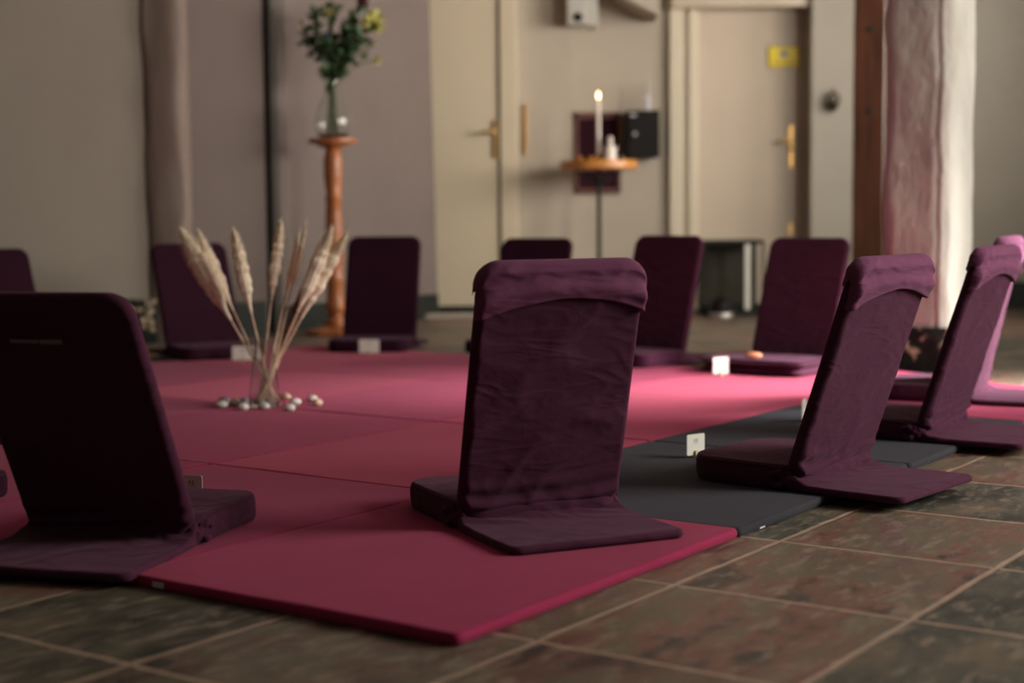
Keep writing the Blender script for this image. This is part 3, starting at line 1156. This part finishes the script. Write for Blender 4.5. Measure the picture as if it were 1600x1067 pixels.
def vbase(px, dy):
    q = vp(px, 600, dy)
    return Vector((q.x, q.y, floorz))


plume(vbase(436, 0.00), vp(292, 376, 0.05), 0.50, 0.024, 1, 'pampas', 'thick cream pampas plume leaning farthest left', (0.03, 0, -0.02), 800)
plume(vbase(433, 0.02), vp(317, 378, 0.08), 0.56, 0.014, 2, 'pampas', 'short pampas plume just above the leftmost one', (0.03, 0, -0.02), 450)
plume(vbase(428, -0.02), vp(369, 378, -0.03), 0.56, 0.016, 3, 'pampas', 'cream pampas plume second from the left, slightly curved', (0.02, 0, 0), 600)
plume(vbase(404, 0.01), vp(437, 364, 0.02), 0.60, 0.0125, 4, 'pampas', 'upright narrow pampas plume in the middle', (0, 0, 0), 520)
plume(vbase(410, -0.01), vp(464, 378, 0.06), 0.64, 0.006, 5, 'pampas', 'thin wispy pampas stem right of the middle plume', (0, 0, 0), 190)
plume(vbase(415, 0.02), vp(475, 366, 0.04), 0.62, 0.006, 6, 'pampas', 'thinnest wispy pampas stem, tallest of the two wisps', (0, 0, 0), 190)
plume(vbase(402, -0.02), vp(512, 372, -0.02), 0.55, 0.017, 7, 'pampas', 'broad cream pampas plume leaning right, in front of the rightmost', (-0.02, 0, -0.01), 700)
plume(vbase(398, 0.01), vp(533, 381, 0.0), 0.52, 0.014, 8, 'pampas', 'rightmost pampas plume, pinkish beige and pointing outwards', (-0.02, 0, -0.02), 600)
plume(vbase(412, 0.03), vp(478, 450, 0.05), 0.35, 0.014, 9, 'pampas_dark', 'short dark brown plume low on the right side of the vase', (0, 0, 0), 420)

peb = [(347, 634, 0, 0), (350, 628, 2, .01), (367, 630, 0, 0), (380, 638, 0, 0), (383, 622, 2, 0.02), (446, 622, 1, 0), (461, 630, 0, 0), (453, 639, 0, 0),
       (488, 625, 0, 0), (496, 631, 1, 0), (418, 637, 0, 0)]
rnd = random.Random(5)
PB = ['white pebble at the far left of the pebbles', 'blue-grey pebble behind the leftmost white one', 'white pebble second row left of the vase', 'white pebble front left of the vase',
      'dark grey pebble just behind the left side of the vase', 'peach pebble just right of the vase', 'white pebble right of the vase, behind the front right one', 'white pebble front right of the vase',
      'white pebble behind the peach one at the far right', 'peach pebble at the far right', 'small white pebble touching the front of the vase foot']
for k, (px, py, c, dy) in enumerate(peb):
    # position on the mat surface
    a = at(px, py, 1.0) - Vector((0, 0, CAM_H))
    q = a * ((Z + 0.006 - CAM_H) / a.z) + Vector((0, 0, CAM_H))
    if k == 10:
        q = Vector((VX + 0.01, VY - 0.075, q.z))
    if k == 4:
        q = Vector((VX - 0.075, VY + 0.06, q.z))
    mb = MB().lathe([(0.0005, 0), (0.011, 0.001), (0.0165, 0.006), (0.015, 0.012), (0.008, 0.0165), (0.0005, 0.0175)], 20)
    sx, sy, sd = rnd.uniform(1.0, 1.25), rnd.uniform(0.75, 0.95), rnd.uniform(0, 50)
    mb.v = [(x * sx * (1 + 0.12 * nz(x * 40, y * 40, sd)), y * sy * (1 + 0.12 * nz(y * 40, x * 40, sd)), z * 1.3) for x, y, z in mb.v]
    o = mb.obj('pebble', 'pebble%d' % c)
    o.location = (q.x, q.y, Z)
    o.rotation_euler = (0, 0, rnd.uniform(-0.5, 0.5))
    tag(o, PB[k], 'pebble', 'pebbles round the glass vase')
for k, (dx, dy, dz) in enumerate([(-0.02, 0.0, 0), (0.015, 0.02, 0), (0.02, -0.018, 0), (-0.006, -0.024, 0), (-0.004, 0.028, 0)]):
    mb = MB().lathe([(0.0005, 0), (0.007, 0.001), (0.0105, 0.005), (0.009, 0.010), (0.005, 0.0135), (0.0005, 0.014)], 16)
    o = mb.obj('pebble', 'pebble0')
    o.location = (VX + dx, VY + dy, Z + 0.0105)
    tag(o, ['white pebble inside the glass vase at its left', 'white pebble inside the glass vase at its back right', 'white pebble inside the glass vase at its front right', 'white pebble inside the glass vase nearest the camera', 'white pebble inside the glass vase at the back'][k], 'pebble', 'pebbles inside the vase')

# ------------------------------------------------------------ turned pedestal with flower vase
PX_, PY_ = at(525, 522, 7.78).x - 0.0, 7.78
ped = thing('plant_pedestal', 'tall turned orange-brown wooden pedestal carrying the flower vase', 'pedestal', (PX_, PY_, 0), 0.3)
topz = 0.985
prof = [(0.055, 0.045), (0.058, 0.06), (0.048, 0.075), (0.036, 0.085), (0.034, 0.10), (0.050, 0.115), (0.052, 0.14), (0.044, 0.17), (0.041, 0.26), (0.0465, 0.275), (0.0465, 0.285),
        (0.041, 0.295), (0.045, 0.35), (0.046, 0.45), (0.041, 0.60), (0.037, 0.68), (0.043, 0.69), (0.043, 0.70), (0.036, 0.71), (0.043, 0.76), (0.047, 0.82), (0.046, 0.88), (0.037, 0.925),
        (0.034, 0.93), (0.055, 0.945), (0.06, 0.95)]
MB().lathe(prof, 32).obj('shaft', 'wood', ped, angle=50)
MB().lathe([(0.06, 0.945), (0.075, 0.948), (0.082, 0.958), (0.118, 0.962), (0.122, 0.972), (0.120, 0.984), (0.10, topz)], 40).obj('top', 'wood', ped, angle=35)
MB().lathe([(0.155, 0.0), (0.160, 0.012), (0.150, 0.024), (0.125, 0.030), (0.110, 0.034), (0.090, 0.040), (0.06, 0.046)], 8).obj('base', 'wood', ped, angle=25)

fv = thing('flower_vase', 'clear glass carafe vase on the wooden pedestal', 'vase', (PX_ + 0.005, PY_, topz))
outer = [(0.001, 0.0), (0.055, 0.0), (0.072, 0.012), (0.086, 0.045), (0.090, 0.08), (0.084, 0.12), (0.066, 0.17), (0.042, 0.215), (0.028, 0.255), (0.026, 0.29), (0.032, 0.325)]
inner = [(0.0295, 0.325), (0.0235, 0.29), (0.0255, 0.255), (0.0395, 0.215), (0.0635, 0.17), (0.0815, 0.12), (0.0875, 0.08), (0.0835, 0.045), (0.070, 0.016), (0.001, 0.008)]
MB().lathe(outer + inner, 40).obj('vase_body', 'glass', fv, angle=60)

rnd = random.Random(21)


def leaf(mb, p, d, ln, wd, rn):
    d = d.normalized()
    s = d.cross(Vector((rn.gauss(0, 1), rn.gauss(0, 1), rn.gauss(0, 1)))).normalized()
    nrm = d.cross(s)
    o = len(mb.v)
    for (t, w, h) in [(0, 0.1, 0), (0.3, 0.85, 0.08), (0.6, 0.9, 0.08), (0.85, 0.45, 0.0), (1, 0.02, -0.08)]:
        c = p + d * ln * t + nrm * ln * h
        mb.v += [tuple(c - s * wd * w / 2), tuple(c + nrm * wd * 0.08), tuple(c + s * wd * w / 2)]
    for k in range(4):
        a = o + k * 3
        mb.f += [(a, a + 1, a + 4, a + 3), (a + 1, a + 2, a + 5, a + 4)]


def blossom(mb, c, r, kind, rn):
    n = 46 if kind == 'y' else 34
    for k in range(n):
        v = Vector((rn.gauss(0, 1), rn.gauss(0, 1), rn.gauss(0, 1) + 0.3)).normalized()
        leaf(mb, c + v * r * 0.25, v, r * rn.uniform(0.6, 0.85), r * 0.5, rn)


def flower(px, py, dd, kind, r, label, nleaf=12, leaf_from=0.45, leaflen=0.06):
    top = at(px, py, PY_ + dd)
    base = Vector((PX_ + rnd.uniform(-0.03, 0.03), PY_ + rnd.uniform(-0.03, 0.03), topz + 0.02))
    neck = Vector((PX_ + 0.005 + rnd.uniform(-0.012, 0.012), PY_ + rnd.uniform(-0.012, 0.012), topz + 0.30))
    t = thing('cut_flower', label, 'flower', base, 0, 'cut flowers in the pedestal vase')
    pts = []
    for k in range(7):
        s = k / 6
        pts.append(base.lerp(neck, s) - base)
    for k in range(1, 13):
        s = k / 12
        q = neck.lerp(top, s)
        q.z += 0.02 * math.sin(math.pi * s)
        pts.append(q - base)
    MB().tube(pts, 0.0028, 6).obj('stem', 'stem', t)
    lm = MB()
    for k in range(int(nleaf * 1.7)):
        s = leaf_from + (1.0 - leaf_from) * rnd.random()
        p = pts[6].lerp(pts[-1], (s - 0.35) / 0.65 if s > 0.35 else 0)
        d = (pts[-1] - pts[6]).normalized() * 0.5 + Vector((rnd.gauss(0, 1), rnd.gauss(0, 1), rnd.gauss(0, 0.8))) * 0.8
        leaf(lm, p, d, leaflen * rnd.uniform(0.7, 1.3), 0.034, rnd)
    lo = bpy.data.objects.new('leaves', bpy.data.meshes.new('leaves'))
    lo.data.from_pydata(lm.v, [], lm.f)
    lo.data.materials.append(M['leaf'])
    COL.objects.link(lo)
    lo.parent = t
    if kind:
        bm_ = MB()
        blossom(bm_, pts[-1], r, kind, rnd)
        bo = bpy.data.objects.new('blossom', bpy.data.meshes.new('blossom'))
        bo.data.from_pydata(bm_.v, [], bm_.f)
        bo.data.materials.append(M['bloom_' + kind])
        COL.objects.link(bo)
        bo.parent = t
    return t


flower(583, 34, 0.03, 'y', 0.066, 'yellow-green blossom at the upper right of the bouquet', 14)
flower(566, 4, -0.02, 'r', 0.036, 'deep red blossom at the very top right of the bouquet', 16)
flower(538, 42, 0.05, 'r', 0.026, 'small dark red blossom in the heart of the bouquet', 18)
flower(514, 20, 0.0, 'y', 0.028, 'upright yellow-green bud left of the bouquet centre', 12)
flower(522, -8, 0.05, 'y', 0.022, 'yellow-green bud reaching past the top edge', 8)
flower(470, 35, 0.04, 'y', 0.016, 'small green-yellow bud sticking out farthest left', 5, 0.7)
flower(488, 20, -0.04, None, 0, 'dark leafy sprig at the upper left of the bouquet', 20, 0.6)
flower(476, 52, 0.04, None, 0, 'leafy sprig reaching left below the left bud', 12, 0.6)
flower(510, 60, -0.05, 'b', 0.030, 'violet-blue blossom at the left centre', 18)
flower(590, 94, 0.02, 'y', 0.022, 'small yellow bud hanging low on the right', 0)
flower(586, 66, -0.03, 'y', 0.010, 'tiny pale yellow bud on the right, above the hanging one', 4, 0.6)
flower(535, 70, 0.0, None, 0, 'dense dark green sprig in the middle of the bouquet', 46, 0.1, 0.07)
flower(520, 84, 0.04, None, 0, 'dark green sprig low in the bouquet above the vase neck', 40, 0.05, 0.07)
flower(556, 62, 0.04, None, 0, 'leafy sprig at the right centre of the bouquet', 34, 0.3, 0.07)
flower(552, 30, -0.05, None, 0, 'tall dark sprig behind the red blossoms', 30, 0.3, 0.065)

# ------------------------------------------------------------ candle table, wall panel, black box
TX, TY = at(936, 400, 8.95).x, 8.95
ct = thing('candle_stand', 'small round honey-coloured wooden table on a thin black iron pole', 'table', (TX, TY, 0))
zt = at(936, 251, 8.95).z
MB().lathe([(0.001, zt - 0.052), (0.215, zt - 0.052), (0.224, zt - 0.045), (0.226, zt - 0.01), (0.222, zt - 0.001), (0.20, zt)], 56).obj('table_top', 'wood_top', ct, angle=35)
MB().tube([(0, 0, 0.02), (0, 0, zt - 0.05)], 0.013, 16).obj('pole', 'black_metal', ct)
MB().lathe([(0.13, 0), (0.135, 0.008), (0.12, 0.016), (0.03, 0.024), (0.015, 0.05)], 32).obj('foot', 'black_metal', ct)
kb = MB()
for k in range(4):
    a = math.pi / 2 * k + 0.4
    kb.tube([(0.012 * math.cos(a), 0.012 * math.sin(a), zt - 0.13), (0.07 * math.cos(a), 0.07 * math.sin(a), zt - 0.10), (0.15 * math.cos(a), 0.15 * math.sin(a), zt - 0.054)], 0.006, 8)
kb.obj('bracket', 'black_metal', ct)
cn = thing('taper_candle', 'tall white lit taper candle on the round wooden table', 'candle', (TX + 0.0, TY, zt))
MB().lathe([(0.035, 0), (0.036, 0.004), (0.014, 0.008), (0.013, 0.03), (0.016, 0.034)], 20).obj('holder', 'brass', cn)
MB().lathe([(0.0115, 0.03), (0.011, 0.20), (0.0095, 0.345), (0.006, 0.351), (0.001, 0.349)], 20).obj('candle_body', 'wax', cn)
MB().tube([(0, 0, 0.347), (0.001, 0, 0.358)], 0.0012, 6).obj('wick', 'black_metal', cn)
MB().lathe([(0.0008, 0.354), (0.0055, 0.362), (0.0065, 0.370), (0.0045, 0.382), (0.0015, 0.393), (0.0004, 0.398)], 16).obj('flame', 'flame', cn)
pl_ = bpy.data.lights.new('candle_light', 'POINT')
pl_.energy = 0.25
pl_.color = (1, 0.55, 0.25)
pl_.shadow_soft_size = 0.02
plo = bpy.data.objects.new('candle_light', pl_)
COL.objects.link(plo)
plo.location = (TX, TY - 0.03, zt + 0.42)

fg = at(953, 248, 8.92)
figm = MB().lathe([(0.034, 0), (0.036, 0.01), (0.028, 0.05), (0.020, 0.085), (0.011, 0.098), (0.015, 0.108), (0.017, 0.120), (0.012, 0.133), (0.001, 0.138)], 24)
for s in (-1, 1):
    figm.add([(s * 0.012, 0.012, 0.05), (s * 0.042, 0.016, 0.085), (s * 0.034, 0.014, 0.035), (s * 0.012, 0.018, 0.05), (s * 0.042, 0.022, 0.085), (s * 0.034, 0.020, 0.035)],
             [(0, 1, 2), (5, 4, 3), (0, 3, 4, 1), (1, 4, 5, 2), (2, 5, 3, 0)])
o = figm.obj('figurine', 'wax')
o.location = (fg.x, TY - 0.05, zt)
tag(o, 'small white cone-shaped figurine right of the candle', 'figurine')
for k, (px, lab) in enumerate([(905, 'small amber glass dish at the left of the round table'), (924, 'small low brass dish just left of the candle'), (968, 'small clear glass cup right of the white figurine')]):
    q = at(px, 248, 8.9)
    mb = MB().lathe([(0.014, 0), (0.02, 0.012), (0.022, 0.024), (0.020, 0.024), (0.016, 0.008), (0.001, 0.006)], 18)
    o = mb.obj('small_dish' if k < 2 else 'glass_cup', 'brass' if k < 2 else 'glass')
    o.location = (q.x, TY - 0.04, zt)
    tag(o, lab, 'dish')

wpn = at(933, 238, 9.45)
pan = thing('wall_panel', 'dark red wooden wall panel with maroon cloth behind the candle table', 'panel', (wpn.x + 0.0, 9.5, 0))
xa, xb = at(897, 238, 9.45).x - wpn.x, at(970, 238, 9.45).x - wpn.x
za, zb = at(933, 302, 9.45).z, at(933, 175, 9.45).z
f = MB()
f.box(xa, xa + 0.028, -0.035, 0, za, zb)
f.box(xb - 0.018, xb, -0.035, 0, za, zb)
f.box(xa, xb, -0.035, 0, za, za + 0.03)
f.box(xa, xb, -0.035, 0, zb - 0.04, zb)
f.obj('frame', 'icon_wood', pan, smooth=False, bevel=0.003)
MB().box(xa + 0.02, xb - 0.01, -0.022, 0, za + 0.02, zb - 0.03).obj('cloth', 'maroon', pan, smooth=False)

q0, q1 = at(979, 246, 9.3), at(1031, 172, 9.3)
bx = thing('black_wall_box', 'black metal box with a small lock on the wall right of the candle table', 'box', (q0.x, 9.5, 0))
w_, z0_, z1_ = q1.x - q0.x, q0.z, q1.z
MB().box(0, w_, -0.20, 0, z0_, z1_).obj('box_body', 'black_box', bx, smooth=False, bevel=0.006)
MB().box(0.012, w_ * 0.72, -0.206, -0.20, z0_ + 0.012, z1_ - 0.012).obj('box_door', 'black_box', bx, smooth=False, bevel=0.003)
MB().box(0.02, 0.058, -0.208, -0.205, z1_ - 0.035, z1_ - 0.022).obj('label_plate', 'tag', bx, smooth=False)
MB().lathe([(0.001, 0), (0.011, 0.001), (0.011, 0.008), (0.001, 0.009)], 16, Matrix.Translation((0.05, -0.206, (z0_ + z1_) / 2)) @ Matrix.Rotation(math.pi / 2, 4, 'X')).obj('lock', 'steel', bx)
bt = thing('white_bottle', 'small white bottle standing on top of the black wall box', 'bottle', (at(1011, 170, 9.4).x, 9.40, z1_))
MB().lathe([(0.018, 0), (0.019, 0.01), (0.019, 0.085), (0.011, 0.10)], 20).obj('bottle_body', 'tag', bt)
MB().lathe([(0.011, 0.098), (0.012, 0.10), (0.012, 0.16), (0.010, 0.165), (0.001, 0.166)], 20).obj('cap', 'white', bt)

# white wall unit with a dark lens, top centre
q0, q1 = at(886, 38, 9.1), at(934, -30, 9.1)
wu = thing('wall_speaker', 'white wall-mounted unit with a round dark lens at the top centre', 'wall unit', (q0.x, 9.25, 0))
w_ = q1.x - q0.x
MB().box(0, w_ * 0.62, -0.15, 0, q0.z, q1.z).obj('housing', 'white', wu, smooth=False, bevel=0.008)
MB().box(w_ * 0.62, w_, -0.10, 0.1, q0.z - 0.005, q1.z).obj('side_cover', 'white', wu, smooth=False, bevel=0.008)
MB().lathe([(0.001, 0), (0.026, 0.001), (0.026, 0.008), (0.018, 0.012), (0.001, 0.013)], 20, Matrix.Translation((at(903, 27, 9.1).x - q0.x, -0.15, at(903, 27, 9.1).z)) @ Matrix.Rotation(math.pi / 2, 4, 'X')).obj('lens', 'black_box', wu)

# yellow sign on the second door
q0, q1 = at(1201, 106, 9.5), at(1250, 71, 9.5)
sg = thing('yellow_sign', 'small yellow rectangular sign with a round emblem on the buff door', 'sign', ((q0.x + q1.x) / 2, 9.515, (q0.z + q1.z) / 2))
w_, h_ = (q1.x - q0.x) / 2, (q1.z - q0.z) / 2
MB().box(-w_, w_, -0.004, 0, -h_, h_).obj('plate', 'yellow', sg, smooth=False, bevel=0.002)
bb = MB()
for (x0, x1, z0, z1) in [(-w_, w_, h_ - 0.006, h_), (-w_, w_, -h_, -h_ + 0.006), (-w_, -w_ + 0.004, -h_, h_), (w_ - 0.004, w_, -h_, h_), (-w_ * 0.8, w_ * 0.85, -h_ * 0.45, -h_ * 0.38), (-w_ * 0.8, w_ * 0.85, -h_ * 0.70, -h_ * 0.64)]:
    bb.box(x0, x1, -0.0052, -0.0038, z0, z1)
bb.obj('border', 'ochre', sg, smooth=False)
R90 = Matrix.Rotation(math.pi / 2, 4, 'X')
MB().lathe([(0.001, 0), (0.024, 0.0005), (0.024, 0.002), (0.001, 0.0025)], 24, Matrix.Translation((0, -0.004, h_ * 0.28)) @ R90).obj('emblem', 'tag', sg)
MB().lathe([(0.001, 0), (0.013, 0.0005), (0.013, 0.002), (0.001, 0.0025)], 24, Matrix.Translation((0.001, -0.0062, h_ * 0.28)) @ R90).obj('emblem_centre', 'black_box', sg)

# bronze ornament
q = at(1302, 157, 9.07)
om = MB()
ring = [(0.034 * math.cos(2 * math.pi * k / 24), 0, 0.034 * math.sin(2 * math.pi * k / 24) + 0.008) for k in range(25)]
om.tube(ring, [0.008 + 0.006 * max(0, -math.sin(2 * math.pi * k / 24)) for k in range(25)], 10, cap=False)
om.lathe([(0.002, -0.075), (0.020, -0.05), (0.036, -0.03), (0.030, -0.012), (0.004, -0.006)], 18)
om.lathe([(0.016, 0.036), (0.012, 0.05), (0.005, 0.06), (0.007, 0.07), (0.001, 0.082)], 14)
om.lathe([(0.012, -0.005), (0.014, 0.008), (0.008, 0.02), (0.001, 0.026)], 12)
o = om.obj('wall_ornament', 'bronze')
o.location = (q.x * 9.285 / 9.07, 9.285, q.z + 0.015)
tag(o, 'small bronze ring-shaped ornament hung on the wall left of the wooden post', 'ornament')

# low black side table with a pale upright, dark dome beneath
tb = thing('low_side_table', 'low black-framed side table with one pale upright in front of the buff door', 'table', (0, 0, 0))
q0, q1 = at(1100, 376, 8.9), at(1194, 483, 8.9)
x0, x1, zt2 = q0.x, q1.x, q0.z
ty = 8.9
MB().box(x0, x1, ty, ty + 0.30, zt2 - 0.022, zt2).obj('table_top', 'black_metal', tb, smooth=False, bevel=0.003)
for (xx, yy) in [(x0, ty), (x1 - 0.012, ty), (x0, ty + 0.288), (x1 - 0.012, ty + 0.288)]:
    MB().box(xx, xx + 0.012, yy, yy + 0.012, 0, zt2 - 0.022).obj('leg', 'black_metal', tb, smooth=False)
MB().box(x0 + 0.012, x1 - 0.012, ty + 0.27, ty + 0.285, 0.05, zt2 - 0.022).obj('back_panel', 'glass_panel', tb, smooth=False)
MB().box(x0 + 0.0, x1, ty + 0.0, ty + 0.29, 0.0, 0.045).obj('bottom_shelf', 'black_metal', tb, smooth=False, bevel=0.003)
pu = MB().box(at(1164, 430, 8.88).x, at(1172, 430, 8.88).x, ty - 0.02, ty + 0.0, 0.035, zt2 - 0.022).obj('upright', 'card', tb, smooth=False, bevel=0.003)
pu['label'] = 'pale upright bar'
q = at(1127, 484, 8.75)
dm = thing('domed_lamp', 'small black dome with a silver rim on the floor by the low black table', 'lamp', (q.x, 8.76, 0))
MB().lathe([(0.062, 0.03), (0.064, 0.05), (0.056, 0.085), (0.038, 0.11), (0.015, 0.122), (0.001, 0.124)], 28).obj('dome', 'black_box', dm)
MB().lathe([(0.066, 0.0), (0.070, 0.006), (0.070, 0.022), (0.064, 0.03), (0.02, 0.031)], 28).obj('rim', 'steel', dm)
